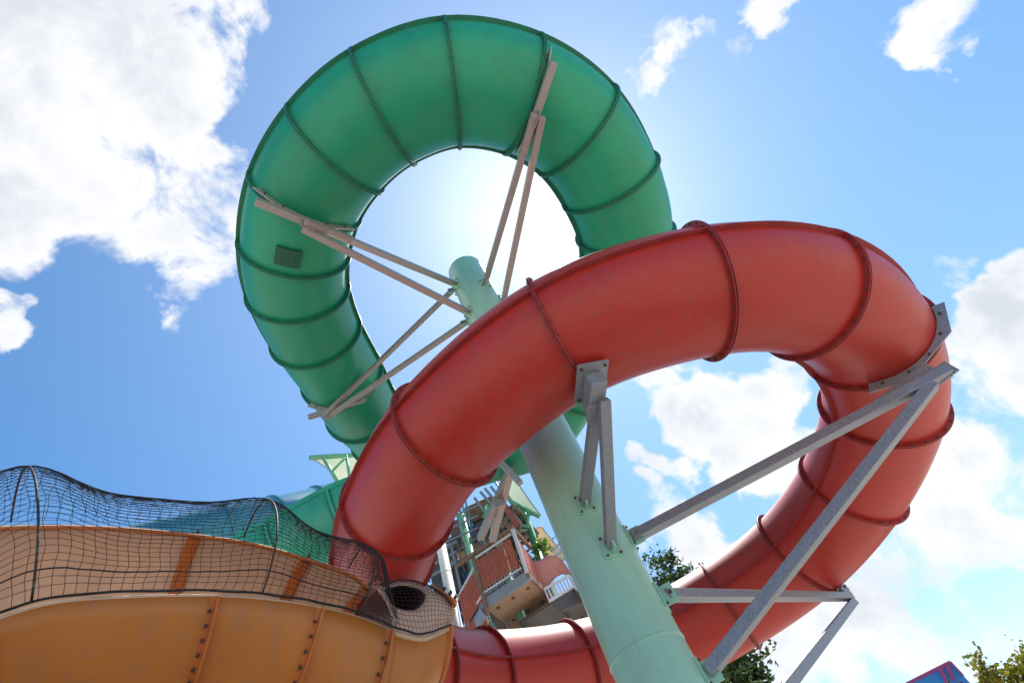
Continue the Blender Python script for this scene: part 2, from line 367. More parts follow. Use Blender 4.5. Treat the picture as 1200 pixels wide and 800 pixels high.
sm = sh.modifiers.new('thick', 'SOLIDIFY'); sm.thickness = .02; sm.offset = 1; sm.material_offset = 1; sm.material_offset_rim = 2
# decide which side is inside by the normal direction
cen = sum((p for p in rows[40]), V()) / 31; pz = rows[40][15]; n_face = (rows[40][16] - rows[40][15]).cross(rows[41][15] - rows[40][15])
inward = (cen - pz).dot((rows[40][16] - rows[40][15]).cross(rows[41][15] - rows[40][15]))
if inward < 0:
    sm.offset = -1
    sh.data.flip_normals(); sm.offset = -1
else: sm.offset = -1
def strip(pairs, m, name, thick, parent=orange, off=0):
    mb = MB(); mb.grid(pairs); o = mb.build(name, m, parent, True); s = o.modifiers.new('thick', 'SOLIDIFY'); s.thickness = thick; s.offset = off; return o
# rolled near rim and far rim flange
mb = MB(); mb.tube([spline(NN, i * 11 / 130) - frames(i * 11 / 130)[4] * .005 for i in range(131)], .020, 8); mb.build('near_rim', LIP, orange, True)
pr = []
for i in range(97):
    n, f, ch, X, no, T = frames(i * UE / 96); y = ch.normalized(); pr.append([f - no * .01 - y * .005, f + y * .045 + V((0, 0, -.01)), f + no * .02 - y * .085])
strip([[p[2], p[0], p[1]] for p in pr], ORANGEF, 'far_rim', .02)
# bolted joints across the trough
for u in (1.2, 4.0, 6.0, 7.85):
    for outer in (True, False):
        mb = MB(); S = sect_below(u, 40); n, f, ch, X, no, T = frames(u); c0 = (n + f) / 2 - no * .3
        rw = []
        for k, p in enumerate(S):
            d = (p - c0); d = (d - T * d.dot(T)).normalized()
            if outer: rw.append([p + d * .0 - T * .036, p + d * .028 - T * .032, p + d * .03 + T * .0, p + d * .075 + T * .004, p + d * .075 + T * .018, p + d * .0 + T * .02])
            elif k > 22: rw.append([p - d * .018 - T * .05, p - d * .045 - T * .03, p - d * .045 + T * .03, p - d * .018 + T * .05])
        mb.grid(rw); o = mb.build('joint_flange', ORANGEF, orange); smooth_angle(o, 30)
        if outer:
            for k in range(1, 40, 1):
                p = S[k]; d = (p - c0); d = (d - T * d.dot(T)).normalized()
                b = MB(); b.tube([p + d * .02 - T * .022, p + d * .045 - T * .022], .011, 7); b.build('bolt', BOLT, o, True)
# hood where the trough turns away behind itself
def hs(u, t, push=0):
    n, f = spline(NN, u), spline(FF, u); no = frames(min(u, 10.9))[4]
    p = n + (f - n) * t; return p + no * (math.sin(math.pi * t) * .10) - no * push
NL = 64; outer_ = []
for k in range(NL):
    a = 2 * math.pi * k / NL; x, y = math.cos(a), math.sin(a); s1 = max(abs(x), abs(y)); outer_.append((x / s1, y / s1))
rings = []
for j in range(9):
    w = j / 8; ring = []
    for k, (x, y) in enumerate(outer_):
        a = 2 * math.pi * k / NL
        ho = (8.62 + .92 * math.cos(a), .56 + .29 * math.sin(a))
        oo = (9.5 + 1.5 * x, .5 + .5 * y)
        ring.append(hs(oo[0] * (1 - w) + ho[0] * w, oo[1] * (1 - w) + ho[1] * w))
    rings.append(ring)
mb = MB(); mb.grid(rings, True)
ho_ = mb.build('hood', PEACH, orange, True); s = ho_.modifiers.new('thick', 'SOLIDIFY'); s.thickness = .02; s.offset = 0
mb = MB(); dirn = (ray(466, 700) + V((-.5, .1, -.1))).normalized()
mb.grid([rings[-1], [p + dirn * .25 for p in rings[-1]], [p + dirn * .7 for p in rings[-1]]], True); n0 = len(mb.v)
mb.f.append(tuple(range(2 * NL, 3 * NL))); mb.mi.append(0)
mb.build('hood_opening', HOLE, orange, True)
# orange belly of the turned-away end
mb = MB(); rows = []
for i in range(25):
    u = 8 + 3 * i / 24; n = spline(NN, u); n_, f, ch, X, no, T = frames(min(u, 10.9)); row = []
    base = sect_below(8)
    for k in range(17):
        t = k / 16; dn = base[int(k)] - base[0]; sh_ = 1 - .45 * ((u - 8) / 3)
        row.append(n + dn * sh_ + V((-.05, .02, 0)) * t * (u - 8) / 3)
    rows.append(row)
mb.grid(rows); o = mb.build('end_shell', ORANGE, orange, True); s = o.modifiers.new('thick', 'SOLIDIFY'); s.thickness = .015
for uu in (11.0,):
    mb = MB(); R_ = rows[-1]; mb.grid([[p + V((-.03, 0, 0)), p + V((.0, -.03, 0)), p + V((.03, -.02, .0)), p + V((.03, .02, 0))] for p in R_]); o = mb.build('joint_flange', ORANGEF, orange)
    for k in range(1, 16, 2):
        b = MB(); b.tube([R_[k] + V((-.03, -.02, 0)), R_[k] + V((-.035, -.05, 0))], .015, 7); b.build('bolt', BOLT, o, True)
pl_ = [hs(10.05, .98), hs(10.45, 1.0), hs(10.75, .9), hs(10.92, .55), hs(10.8, .3), hs(10.5, .5)]
mb = MB(); nrm = frames(10.5)[4]; mb.prism([p + nrm * .06 for p in pl_], nrm * .01); o = mb.build('end_flange', ORANGEF, orange)
for q in ((10.4, .85), (10.55, .7), (10.7, .55)):
    b = MB(); p = hs(*q) + nrm * .06; b.tube([p, p + nrm * .04], .015, 7); b.build('bolt', BOLT, o, True)

# net: the cords are one knotted sheet
net = thing('safety_net', 'black knotted cord net arched on hoops above the orange flume', 'net', NN[3])
hoops = [1.75, 4.75, 6.95]
def bul(u):
    b = .48
    for hp, hb in zip(hoops, (.80, .68, .60)): b = max(b, .48 + (hb - .48) * math.exp(-((u - hp) / .62) ** 2))
    if u > 7.2: b *= max(.12, 1 - (u - 7.2) * .75)
    return b
def net_patch(u0, u1, step, NT, fn, cord):
    us = [u0]; acc = 0; u = u0; prev = fn(u0, .0)
    while u < u1:
        u += .005; p = fn(u, .0); acc += (p - prev).length; prev = p
        if acc >= step: us.append(u); acc = 0
    rnd = random.Random(3); mb = MB(); rows = []
    for i, u in enumerate(us):
        T = frames(min(u, 10.9))[5]
        rows.append([fn(u, k / NT) + T * (.006 * math.sin(k * .9 + i * .21) + rnd.uniform(-.003, .003)) + V((0, 0, rnd.uniform(-.003, .003))) for k in range(NT + 1)])
    mb.grid(rows); o = mb.build('netting', NET, net)
    w = o.modifiers.new('cords', 'WIREFRAME'); w.thickness = cord; w.use_even_offset = False
    return rows
def net_main(u, t):
    p = arch(u, t, bul(u)); n, f, ch, X, no, T = frames(min(u, 10.9))
    return p + no * .045
rows = net_patch(0, 8.0, .053, 42, net_main, .0047)
net_patch(8.0, 10.9, .036, 17, lambda u, t: hs(u, t, -.035), .0042)
for hp in hoops:
    mb = MB(); mb.tube([arch(hp, k / 40, bul(hp)) + frames(hp)[4] * .04 for k in range(41)], .0072, 8); mb.build('hoop', HOOP, net, True)
mb = MB(); mb.tube([arch(10.9 * i / 160, 0.0, .5) + frames(min(10.9 * i / 160, 10.9))[4] * (.035 + .006 * math.cos(i * .23) ** 2) for i in range(161)], .0075, 6); mb.build('edge_rope', NET, net, True)
mb = MB(); mb.tube([rows[i][3] for i in range(len(rows) - 1)], .0045, 6); mb.build('edge_rope', NET, net, True)

# ---------------------------------------------------------------- green open flume below left, blue slide behind
e0 = GPTS[-1]; 
fp = [e0, at_y(526, 538, 9.5), at_y(468, 578, 9.35), at_y(400, 608, 9.1), at_y(330, 648, 8.8), at_y(250, 690, 8.5), at_y(150, 740, 8.2)]
FP = Path([V(p) for p in fp], .80)
gfl = thing('open_flume', 'light green open trough running out behind the orange flume net', 'water slide', fp[3])
for i in range(1, 6):
    mb = MB(); mb.grid([FP.sect(i + k / 8, .80, 32, math.radians(158), math.radians(405)) for k in range(9)])
    o = mb.build('trough_section', LGREEN, gfl, True); s = o.modifiers.new('thick', 'SOLIDIFY'); s.thickness = .03
    mb = MB(); S = FP.sect(i, .80, 32, math.radians(158), math.radians(405)); S2 = FP.sect(i, .87, 32, math.radians(158), math.radians(405)); T = FP.frame(i)[1]
    mb.grid([[a - T * .03, b - T * .03, b + T * .03, a + T * .03] for a, b in zip(S, S2)]); mb.build('joint_flange', LGREEN, gfl)
for ang in (158, 405):
    mb = MB(); rr = []
    for k in range(41):
        c, T, O, U = FP.frame(1 + k * 5 / 40); a = math.radians(ang); d = O * math.cos(a) + U * math.sin(a)
        p = c + d * .80; rr.append([p - U * .07, p + d * .09 - U * .07, p + d * .09 + U * .05, p + U * .05])
    mb.grid(rr, True); mb.build('rim', LGREEN, gfl)
mb = MB(); mb.grid([FP.sect(k / 8, GP.R if k < 4 else .9, 40) for k in range(9)], True); mb.build('closed_run', GREEN, gfl, True)

# brown struts that carry the low end of the green tube
c, T, O, U = GP.frame(NG)
legs = thing('slide_support', 'crossed rusty struts below the low end of the green tube', 'slide support', at_h(600, 560, 9.3))
a_, b_ = at_h(586, 541, 9.0), at_h(610, 566, 9.0); mb = MB(); mb.bar(a_, b_, .12); mb.build('beam', STEEL, legs)
for q in ((563, 630), (577, 632)):
    mb = MB(); mb.bar(at_h(598, 551, 9.05), at_h(*q, 11.6), .15); mb.build('strut', STEEL, legs)
mb = MB(); mb.box(at_h(585, 587, 9.9), V((.13, 0, 0)), V((0, .02, .0)), V((0, 0, .14))); mb.build('gusset', STEEL, legs)

blue = thing('tube_slide', 'blue enclosed tube slide in the distance behind the net', 'water slide', at_h(250, 620, 17))
BP = Path([at_h(x, y, h) for x, y, h in ((40, 690, 19), (120, 655, 18.4), (190, 636, 18), (262, 619, 18), (320, 606, 18.5), (372, 592, 19.5), (440, 570, 21))], .82)
for i in range(6):
    mb = MB(); mb.grid([BP.sect(i + k / 6, .82, 36) for k in range(7)], True); mb.build('tube_section', BLUE, blue, True)
for i in range(1, 6):
    mb = MB(); c, T, O, U = BP.frame(i); mb.grid([[c + T * o_ + (O * math.cos(a) + U * math.sin(a)) * r_ for a in [2 * math.pi * k / 36 for k in range(36)]] for r_, o_ in ((.81, -.04), (.90, -.04), (.90, .04), (.81, .04))], True); mb.build('joint_ring', BLUE, blue)

# ---------------------------------------------------------------- launch tower
Z = V((0, 0, 1)); A = V((-.9714, .2373, 0)).normalized(); Bd = V((.10, .995, 0)).normalized()
Cn = at_h(617, 669, 13)
def tp(a, b, z): return Cn + A * a + Bd * b + Z * z
tower = thing('launch_tower', 'steel and timber launch tower with terracotta panelled platform', 'tower', V((Cn.x - 1.5, Cn.y + 2, 0)))
def P_(fn, name, m, parent=tower, bevel=0, smooth=False):
    mb = MB(); fn(mb); return mb.build(name, m, parent, smooth, bevel)
# main platform: soffit, beams, railing posts, panels
P_(lambda m: m.box(tp(.78, 1.2, -.10), A * .74, Bd * 1.15, Z * .03), 'soffit', PLY)
for k in range(6): P_(lambda m: m.tube([tp(.25 + .5 * (k % 3), .5 + 1.0 * (k // 3), -.135), tp(.25 + .5 * (k % 3), .5 + 1.0 * (k // 3), -.16)], .05, 8), 'soffit_fixing', DARK)
P_(lambda m: m.bar(tp(-.03, .06, -.10), tp(1.62, .06, -.10), .10, .26), 'edge_beam', GREYP)
P_(lambda m: m.bar(tp(0, 0, -.08), tp(0, 2.5, -.08), .07, .2), 'edge_beam', BROWN)
P_(lambda m: m.bar(tp(0, 2.5, -.18), tp(1.7, 2.5, -.18), .12, .4), 'edge_beam', TERRA)
P_(lambda m: m.bar(tp(.1, 2.75, -.5), tp(2.6, 2.75, -.7), .14, .5), 'cross_beam', BROWN)
P_(lambda m: m.bar(tp(1.5, 0, -.3), tp(2.9, .4, -.95), .12, .34), 'stair_stringer', GREYP)
P_(lambda m: m.bar(tp(0, 0, -.05), tp(0, 0, 1.34), .09), 'post', WHITE)
P_(lambda m: m.bar(tp(1.42, 0, -.4), tp(1.42, 0, 1.25), .10), 'post', BROWN)
P_(lambda m: m.bar(tp(-.06, 0, 1.36), tp(2.0, 0, 1.36), .11, .08), 'top_rail', BROWN)
P_(lambda m: m.bar(tp(0, -.06, 1.36), tp(0, 1.35, 1.36), .09, .08), 'top_rail', BROWN)
P_(lambda m: m.bar(tp(.1, 0, 1.22), tp(1.4, 0, 1.22), .05, .05), 'rail', WHITE)
P_(lambda m: m.bar(tp(.1, 0, .16), tp(1.4, 0, .16), .04, .04), 'rail', WHITE)
def boards(m, a0, a1, z0, z1, zs0=0, zs1=0, dy=0):
    n = max(3, int((a1 - a0) / .09))
    for i in range(n):
        x = a0 + (a1 - a0) * (i + .5) / n; h = (a1 - a0) / n * .44; t = (i + .5) / n; zz = zs0 + (zs1 - zs0) * t
        m.box(tp(x, dy, (z0 + z1) / 2 + zz), A * h, Bd * .012, Z * ((z1 - z0) / 2))
P_(lambda m: boards(m, .16, 1.34, .24, 1.12), 'board_panel', TERRA)
P_(lambda m: m.bar(tp(.16, .03, .7), tp(1.34, .03, .62), .03, .07), 'panel_batten', BROWN)
P_(lambda m: boards(m, 1.5, 2.15, .02, .86, -.02, -.36), 'board_panel', TERRA)
P_(lambda m: boards(m, 1.5, 2.75, -.62, -.05, -.05, -.6, .05), 'board_panel', TERRA)
P_(lambda m: [m.bar(tp(.14 + .1 * k, 0, .05), tp(.14 + .1 * k, 0, .26), .03) for k in range(13)], 'balusters', GREYP)
P_(lambda m: m.bar(tp(1.45, -.02, .98), tp(2.6, .2, .35), .06, .06), 'stair_rail', WHITE)
P_(lambda m: m.bar(tp(1.45, -.02, .1), tp(2.6, .2, -.42), .06, .06), 'stair_rail', WHITE)
P_(lambda m: m.bar(tp(2.6, .2, .35), tp(2.95, .25, -.3), .06, .06), 'stair_rail', WHITE)
# right flank: faded sheeting, wavy curtain, balustrade, second platform
def quad_panel(m, pts, t=.02):
    p = [at_h(*q) for q in pts]; n = (p[1] - p[0]).cross(p[2] - p[0]).normalized(); m.prism(p, n * t)
P_(lambda m: quad_panel(m, [(603, 627, 13.05), (621, 652, 14.1), (634, 688, 14.6), (619, 668, 13.05)]), 'side_panel', TERRA)
def curtain(m):
    top = [(620, 655, 14.2), (630, 657, 14.3), (641, 651, 14.6), (653, 651, 15.0), (662, 660, 15.2), (672, 674, 15.3), (690, 690, 15.5)]
    bot = [(634, 691, 14.4), (641, 688, 14.5), (647, 681, 14.7), (655, 674, 15.0), (663, 673, 15.2), (674, 684, 15.3), (692, 702, 15.5)]
    A_, B_ = [at_h(*q) for q in top], [at_h(*q) for q in bot]; rows = []
    for i in range(61):
        u = 6 * i / 60; p, q = spline(A_, u), spline(B_, u); k = V((0, -1, 0)) * .02 * math.sin(u * 16)
        rows.append([p + (q - p) * j / 6 + k * (j / 6) for j in range(7)])
    m.grid(rows)
o = P_(curtain, 'fabric_screen', PINK, smooth=True); s = o.modifiers.new('thick', 'SOLIDIFY'); s.thickness = .015
def bal(m):
    T0, T1, B0, B1 = at_h(638, 690, 13.9), at_h(666, 674, 14.5), at_h(644, 704, 13.9), at_h(672, 687, 14.5)
    for k in range(9):
        t = k / 8; m.bar(T0 + (T1 - T0) * t, B0 + (B1 - B0) * t, .10 if k % 2 else .05, .04)
    m.bar(T0, T1, .07, .06); m.bar(B0, B1, .08, .07)
    T2, B2 = at_h(684, 690, 14.6), at_h(688, 702, 14.6)
    for k in range(5):
        t = (k + 1) / 5; m.bar(T1 + (T2 - T1) * t, B1 + (B2 - B1) * t, .05)
    m.bar(T1, T2, .06); m.bar(B1, B2, .07)
P_(bal, 'balustrade', WHITE)
P_(lambda m: quad_panel(m, [(645, 706, 14.0), (672, 689, 14.6), (690, 703, 14.8), (660, 716, 14.2)], .06), 'walkway_floor', DARK)
# frames, boards and decks of the core seen above the platform
P_(lambda m: quad_panel(m, [(541, 596, 15.2), (574, 581, 15.2), (584, 596, 15.6), (552, 612, 15.6)], .05), 'deck', BROWN)
P_(lambda m: quad_panel(m, [(548, 606, 15.7), (588, 594, 15.7), (602, 618, 16), (566, 632, 16)], .05), 'deck', DARK)
P_(lambda m: quad_panel(m, [(526, 612, 15.6), (548, 605, 15.6), (556, 640, 15.6), (532, 648, 15.6)], .03), 'back_panel', BROWN)
P_(lambda m: quad_panel(m, [(566, 622, 16.4), (606, 600, 16.4), (618, 625, 16.4), (580, 645, 16.4)], .03), 'back_panel', BROWN)
P_(lambda m: quad_panel(m, [(585, 590, 14.2), (591, 587, 14.2), (609, 613, 14.2), (603, 617, 14.2)], .03), 'cladding_strip', TERRA)
for q in ((563, 576, 602, 620), (568, 572, 606, 616), (575, 570, 611, 613), (556, 583, 584, 622)):
    P_(lambda m: m.bar(at_h(q[0], q[1], 14.6), at_h(q[2], q[3], 14.6), .08), 'truss_bar', STEEL)
for k in range(4): P_(lambda m: m.bar(at_h(533 + 4 * k, 590 - 2 * k, 14.8), at_h(543 + 4 * k, 634 - 2 * k, 14.8), .09, .05), 'blue_slat', BLUE if k % 2 else GREYP)
for y in (596, 608, 622): P_(lambda m: m.bar(at_h(520, y + 14, 14.5), at_h(560, y - 4, 14.5), .05), 'rail', GREYP)
for y in (640, 652, 664): P_(lambda m: m.bar(at_h(495, y + 16, 14.5), at_h(535, y - 6, 14.5), .06), 'rail', GREYP)
P_(lambda m: quad_panel(m, [(500, 655, 15.5), (532, 640, 15.5), (545, 690, 15.5), (510, 700, 15.5)], .04), 'back_panel', DARK)
for q in ((598, 560, 566, 606), (604, 588, 588, 618)): P_(lambda m: m.bar(at_h(q[0], q[1], 14.4), at_h(q[2], q[3], 14.4), .07), 'truss_bar', CGREEN)
P_(lambda m: m.box(tp(-.3, 3.0, -.42), A * .9, Bd * 1.3, Z * .08), 'rear_platform', DARK)
P_(lambda m: (m.bar(tp(.1, 2.4, -.3), tp(-1.3, 4.4, -.9), .1, .14), m.bar(tp(-1.3, 2.6, -.55), tp(.6, 4.2, -.55), .12, .2)), 'platform_joist', BROWN)
P_(lambda m: [m.bar(tp(-.25 - .2 * k, 2.8, -.5), tp(-.1 - .2 * k, 3.4, -3.0), .06) for k in range(3)], 'under_brace', DARK)
def bal2(m):
    for k in range(16): m.bar(tp(-.3 - .09 * k, 3.2, 1.5), tp(-.3 - .09 * k, 3.2, 2.05), .05)
    for z in (1.5, 1.78, 2.05): m.bar(tp(-.2, 3.2, z), tp(-1.8, 3.2, z), .06, .06)
P_(bal2, 'upper_balustrade', WHITE)
# columns, decks, bars of the stair core behind
for (a, b) in ((.95, 1.4), (1.85, 1.0), (.1, 2.6), (3.3, 1.8)):
    P_(lambda m: m.tube([tp(a, b, -8.4), tp(a, b, 3.6 if a < 3 else 2.4)], .13, 16), 'column', CGREEN, smooth=True)
for lv, z in enumerate((.55, 1.5, 2.45)):
    P_(lambda m: m.box(tp(2.2, 2.6 + .1 * lv, z), A * 1.6, Bd * 1.0, Z * .06), 'deck', BROWN if lv % 2 else DARK)
    def rl(m):
        for k in range(18): m.bar(tp(.75 + .19 * k, 1.55, z + .05), tp(.75 + .19 * k, 1.55, z + .85), .035)
        for dz in (.45, .87): m.bar(tp(.7, 1.55, z + dz), tp(4.1, 1.55, z + dz), .05)
    P_(rl, 'railing', GREYP)
P_(lambda m: [m.bar(tp(.5 + 1.2 * k, 1.8, -.6), tp(1.7 + 1.2 * k, 1.75, 2.9), .09) for k in range(3)], 'diagonal_brace', STEEL)
P_(lambda m: [m.bar(tp(4.1 - 1.1 * k, 1.9, -.4), tp(2.4 - 1.1 * k, 1.85, 2.6), .08) for k in range(3)], 'diagonal_brace', BROWN)
P_(lambda m: [m.bar(tp(2.3 + .13 * k, 1.4, .6), tp(2.3 + .13 * k, 1.4, 2.0), .07, .05) for k in range(5)], 'blue_slats', mat('dark_blue_paint', (.03, .07, .16), .5))
P_(lambda m: m.bar(tp(.05, 1.0, 1.5), tp(.75, .9, 2.9), .26, .05), 'cladding_strip', TERRA)
P_(lambda m: m.bar(tp(-.05, 1.02, 1.45), tp(.62, .92, 2.95), .08, .05), 'cladding_edge', BROWN)
P_(lambda m: [m.box(tp(.4 + 1.0 * k, 1.7, -.55 - .55 * k), A * .55, Bd * .7, Z * .05) for k in range(4)], 'stair_landing', DARK)
P_(lambda m: [m.bar(tp(2.2 + .35 * k, 1.0, -.9 - .2 * k), tp(2.2 + .35 * k, 1.0, .3 - .2 * k), .05) for k in range(7)], 'stair_baluster', GREYP)

P_(lambda m: boards(m, .2, 4.4, -.2, 2.3, 0, 0, 3.4), 'back_wall', BROWN)
P_(lambda m: [m.bar(tp(.1 + .14 * k, 1.3 + .05 * k, 3.02 + .04 * k), tp(.1 + .14 * k, 3.6, 3.1 + .04 * k), .13, .03) for k in range(24)], 'roof_boards', BROWN)
P_(lambda m: [m.bar(tp(.1, 1.3 + .7 * k, 2.92), tp(3.6, 1.3 + .7 * k, 3.4), .08, .14) for k in range(4)], 'roof_beam', DARK)
P_(lambda m: [m.bar(tp(1.9 + .16 * k, .75, -1.6 - .12 * k), tp(1.9 + .16 * k, .75, -.7 - .12 * k), .035) for k in range(16)], 'stair_baluster', GREYP)
P_(lambda m: [m.bar(tp(1.7, .7, -.6 + dz), tp(4.6, .7, -2.5 + dz), .07, .07) for dz in (0, .45, -.5)], 'stair_rail', WHITE)
P_(lambda m: [m.bar(tp(1.4, 1.9, -.9 - dz), tp(4.8, 2.0, -2.9 - dz), .1, .3) for dz in (0,)], 'stair_stringer', DARK)
P_(lambda m: [m.box(tp(1.5 + .3 * k, 1.5, -.75 - .18 * k), A * .16, Bd * .5, Z * .025) for k in range(11)], 'stair_treads', BROWN)
P_(lambda m: [m.bar(tp(2.6, 1.2, .6), tp(4.0, 1.2, 2.4), .1, .05), m.bar(tp(4.0, 1.15, .6), tp(2.6, 1.15, 2.4), .1, .05)], 'cross_brace', GREYP)
P_(lambda m: [m.bar(tp(x, 1.3, -.7), tp(x, 1.3, 3.0), .09) for x in (1.4, 2.6, 4.0)], 'steel_post', GREYP)
wp = thing('white_post', 'slim white steel post beside the terracotta stair panels', 'post', V((0, 0, 0)) + V((at_h(523, 670, 11).x, at_h(523, 670, 11).y, 0)))
q = at_h(523, 670, 11)
mb = MB(); mb.tube([(q.x, q.y, 0), (q.x, q.y, q.z + 1.3)], .115, 20); mb.build('shaft', WHITE, wp, True)
mb = MB(); mb.tube([(q.x, q.y, q.z - .05), (q.x, q.y, q.z - .02)], .122, 20); mb.build('joint_band', WHITE, wp)

# shade sails
def sail(name, label, cat, corners, m, sag, frame, frame_m=CGREEN, inw=.22):
    t = thing(name, label, cat, corners[0])
    a, b, c_, d_ = [V(p) for p in corners]; N = 14; rows = []
    for i in range(N + 1):
        row = []
        for j in range(N + 1):
            u, v = i / N, j / N; pu = u + .18 * math.sin(2 * math.pi * u) * 0; p = (a * (1 - u) + b * u) * (1 - v) + (d_ * (1 - u) + c_ * u) * v
            cen = (a + b + c_ + d_) / 4; eu = 4 * u * (1 - u); ev = 4 * v * (1 - v)
            edge = max(0, eu - ev) * (1 if True else 0) + max(0, ev - eu)
            p = p + (cen - p) * inw * edge - Z * (sag * eu * ev)
            row.append(p)
        rows.append(row)
    mb = MB(); mb.grid(rows); o = mb.build('cloth', m, t, True); s = o.modifiers.new('thick', 'SOLIDIFY'); s.thickness = .012
    ed = MB(); border = rows[0] + [r[-1] for r in rows][1:] + rows[-1][::-1][1:] + [r[0] for r in rows][::-1][1:]
    ed.tube(border, .018, 6); ed.build('edge_cable', GREYP, t, True)
    for p, q, r in frame:
        mb = MB(); mb.tube([p, q], r, 10); mb.build('frame_tube', frame_m, t, True)
    return t
h = 16.5
sail('shade_sail', 'pale cream sail on green truss poking out left of the red tube', 'shade sail',
     [at_h(362, 535, h), at_h(440, 522, h + .6), at_h(450, 575, h + 2.2), at_h(396, 569, h + 1.2)], SAIL, .05,
     [(at_h(362, 536, h), at_h(470, 530, h + .4), .10), (at_h(378, 535, h), at_h(397, 567, h), .07), (at_h(390, 551, h), at_h(407, 534, h), .05), (at_h(406, 533, h), at_h(410, 562, h), .06), (at_h(392, 568, h), at_h(470, 563, h), .06)])
h = 15
sail('shade_sail', 'pale green sail over the tower stairs with pointed tip by the pole', 'shade sail',
     [at_h(584, 552, h), at_h(602, 558, h), at_h(634, 604, h), at_h(606, 607, h + 1.0)], SAIL, .02,
     [(at_h(598, 587, h), at_h(632, 605, h), .07), (at_h(600, 589, h + .2), at_h(618, 611, h + .2), .06), (at_h(619, 600, h), at_h(618, 617, h), .06), (at_h(592, 612, h), at_h(620, 617, h), .05)], inw=.08)
sail('shade_sail', 'small yellow sail strip next to the pale green one', 'shade sail',
     [at_h(581, 566, h - .3), at_h(587, 562, h - .3), at_h(602, 590, h - .3), at_h(597, 586, h - .3)], YSAIL, .02, [(at_h(580, 564, h - .4), at_h(603, 594, h - .4), .04)])
sail('canopy', 'peach coloured canopy behind the terracotta balcony', 'canopy',
     [at_h(604, 626, h + 3), at_h(634, 616, h + 3), at_h(664, 652, h + 3), at_h(646, 668, h + 3)], PSAIL, -.35, [(at_h(600, 626, h + 2.9), at_h(622, 617, h + 2.9), .05)], inw=.05)
sail('canopy', 'small cream canopy just above the platform top rail', 'canopy',
     [at_h(580, 630, h), at_h(600, 618, h), at_h(618, 619, h + .6), at_h(600, 632, h + .6)], PSAIL, -.1, [(at_h(579, 630, h), at_h(618, 620, h), .03)])
dm = thing('dome_canopy', 'pale rounded dome peeking over the green flume', 'canopy', at_h(376, 592, 22))
mb = MB(); c = at_h(376, 600, 22); rows = []
for i in range(8):
    a = math.pi / 2 * i / 7; rows.append([c + V((.62 * math.cos(a) * math.cos(2 * math.pi * k / 20), .62 * math.cos(a) * math.sin(2 * math.pi * k / 20), .62 * math.sin(a))) for k in range(20)])
mb.grid(rows, True); mb.build('cloth', SAIL, dm, True)
mb = MB(); mb.tube([(c.x, c.y, 0), c], .07, 8); mb.build('mast', WHITE, dm, True)

# ---------------------------------------------------------------- trees and shrubs
def leaf(mb, p, s, rnd):
    d = V((rnd.gauss(0, 1), rnd.gauss(0, 1), rnd.gauss(0, .6))).normalized(); x = d.cross(V((rnd.gauss(0, 1), rnd.gauss(0, 1), rnd.gauss(0, 1)))).normalized(); n = d.cross(x)
    mb.add([p, p + d * s * .45 + x * s * .28 + n * s * .06, p + d * s, p + d * s * .45 - x * s * .28 + n * s * .06], [(0, 1, 2, 3)])
def tree(name, label, cat, base, top, rx, crown_h, m, nb, nl, ls, seed, lean=0, group=None):
    rnd = random.Random(seed); base = V(base); t = thing(name, label, cat, base, group)
    ch = top - crown_h / 2; tr = MB(); cz = V((base.x + lean, base.y, ch))
    tr.tube([base, base + (cz - base) * .4 + V((.1, 0, 0)), base + (cz - base) * .8, V((cz.x, cz.y, top - crown_h * .3))], [.24, .18, .12, .04], 10)
    lv = MB()
    for i in range(nb):
        while True:
            q = V((rnd.uniform(-1, 1), rnd.uniform(-1, 1), rnd.uniform(-1, 1)))
            if .25 < q.length < 1: break
        q = q.normalized() * q.length ** .5
        cl = cz + V((q.x * rx, q.y * rx, q.z * crown_h / 2)) * rnd.uniform(.75, 1.08)
        st_ = V((cz.x, cz.y, base.z + (cz.z - base.z) * rnd.uniform(.6, 1.1)))
        tr.tube([st_, (st_ + cl) / 2 + V((0, 0, -.1)), cl], [.07, .04, .012], 5)
        r_ = rnd.uniform(.25, .5) * min(rx, 2) * .55
        for k in range(nl):
            g = V((rnd.gauss(0, 1), rnd.gauss(0, 1), rnd.gauss(0, .75))) * r_ * .6
            leaf(lv, cl + g, ls * rnd.uniform(.6, 1.3), rnd)
    tr.build('trunk', BARK, t, True); lv.build('crown', m, t)
    return t
def ground(x, y, hd): p = at_h(x, y, hd); return V((p.x, p.y, 0))
tree('broadleaf_tree', 'dark green leafy tree rising directly behind the mint pole', 'tree', (1.55, 22, 0), at_h(775, 640, 22).z, 2.0, 7.5, LEAF, 170, 110, .2, 3)
tree('broadleaf_tree', 'dark tree showing in the gap under the lower red bend', 'tree', (1.9, 17, 0), at_h(870, 765, 17).z, .8, 2.6, LEAF, 60, 110, .15, 5)
p = at_h(1185, 762, 25); tree('broadleaf_tree', 'yellow green tree at the bottom right corner', 'tree', (p.x + .9, p.y, 0), p.z - .15, 2.6, 3.4, LEAFY, 190, 120, .16, 9)
p = at_h(1140, 772, 24); tree('broadleaf_tree', 'thin wispy sapling between the blue roof and the yellow tree', 'tree', (p.x, p.y, 0), p.z + .1, .8, 2.4, LEAFY, 24, 60, .2, 12)
p = at_h(1092, 797, 26); tree('shrub', 'purple leaved shrub in front of the blue roof', 'shrub', (p.x, p.y, 0), p.z - .25, .8, 1.2, LEAFP, 30, 70, .17, 14)
pq = at_h(634, 641, 15.4)
pt = thing('potted_palm', 'bright green leafy plant on the tower balcony beside the peach canopy', 'plant', pq - V((0, 0, .6)))
mb = MB(); rnd = random.Random(4)
for k in range(150): leaf(mb, pq + V((rnd.gauss(0, .16), rnd.gauss(0, .16), rnd.gauss(0, .13))), rnd.uniform(.1, .24), rnd)
mb.build('leaves', leafmat('palm_leaves', (.06, .16, .02), (.22, .34, .05)), pt)
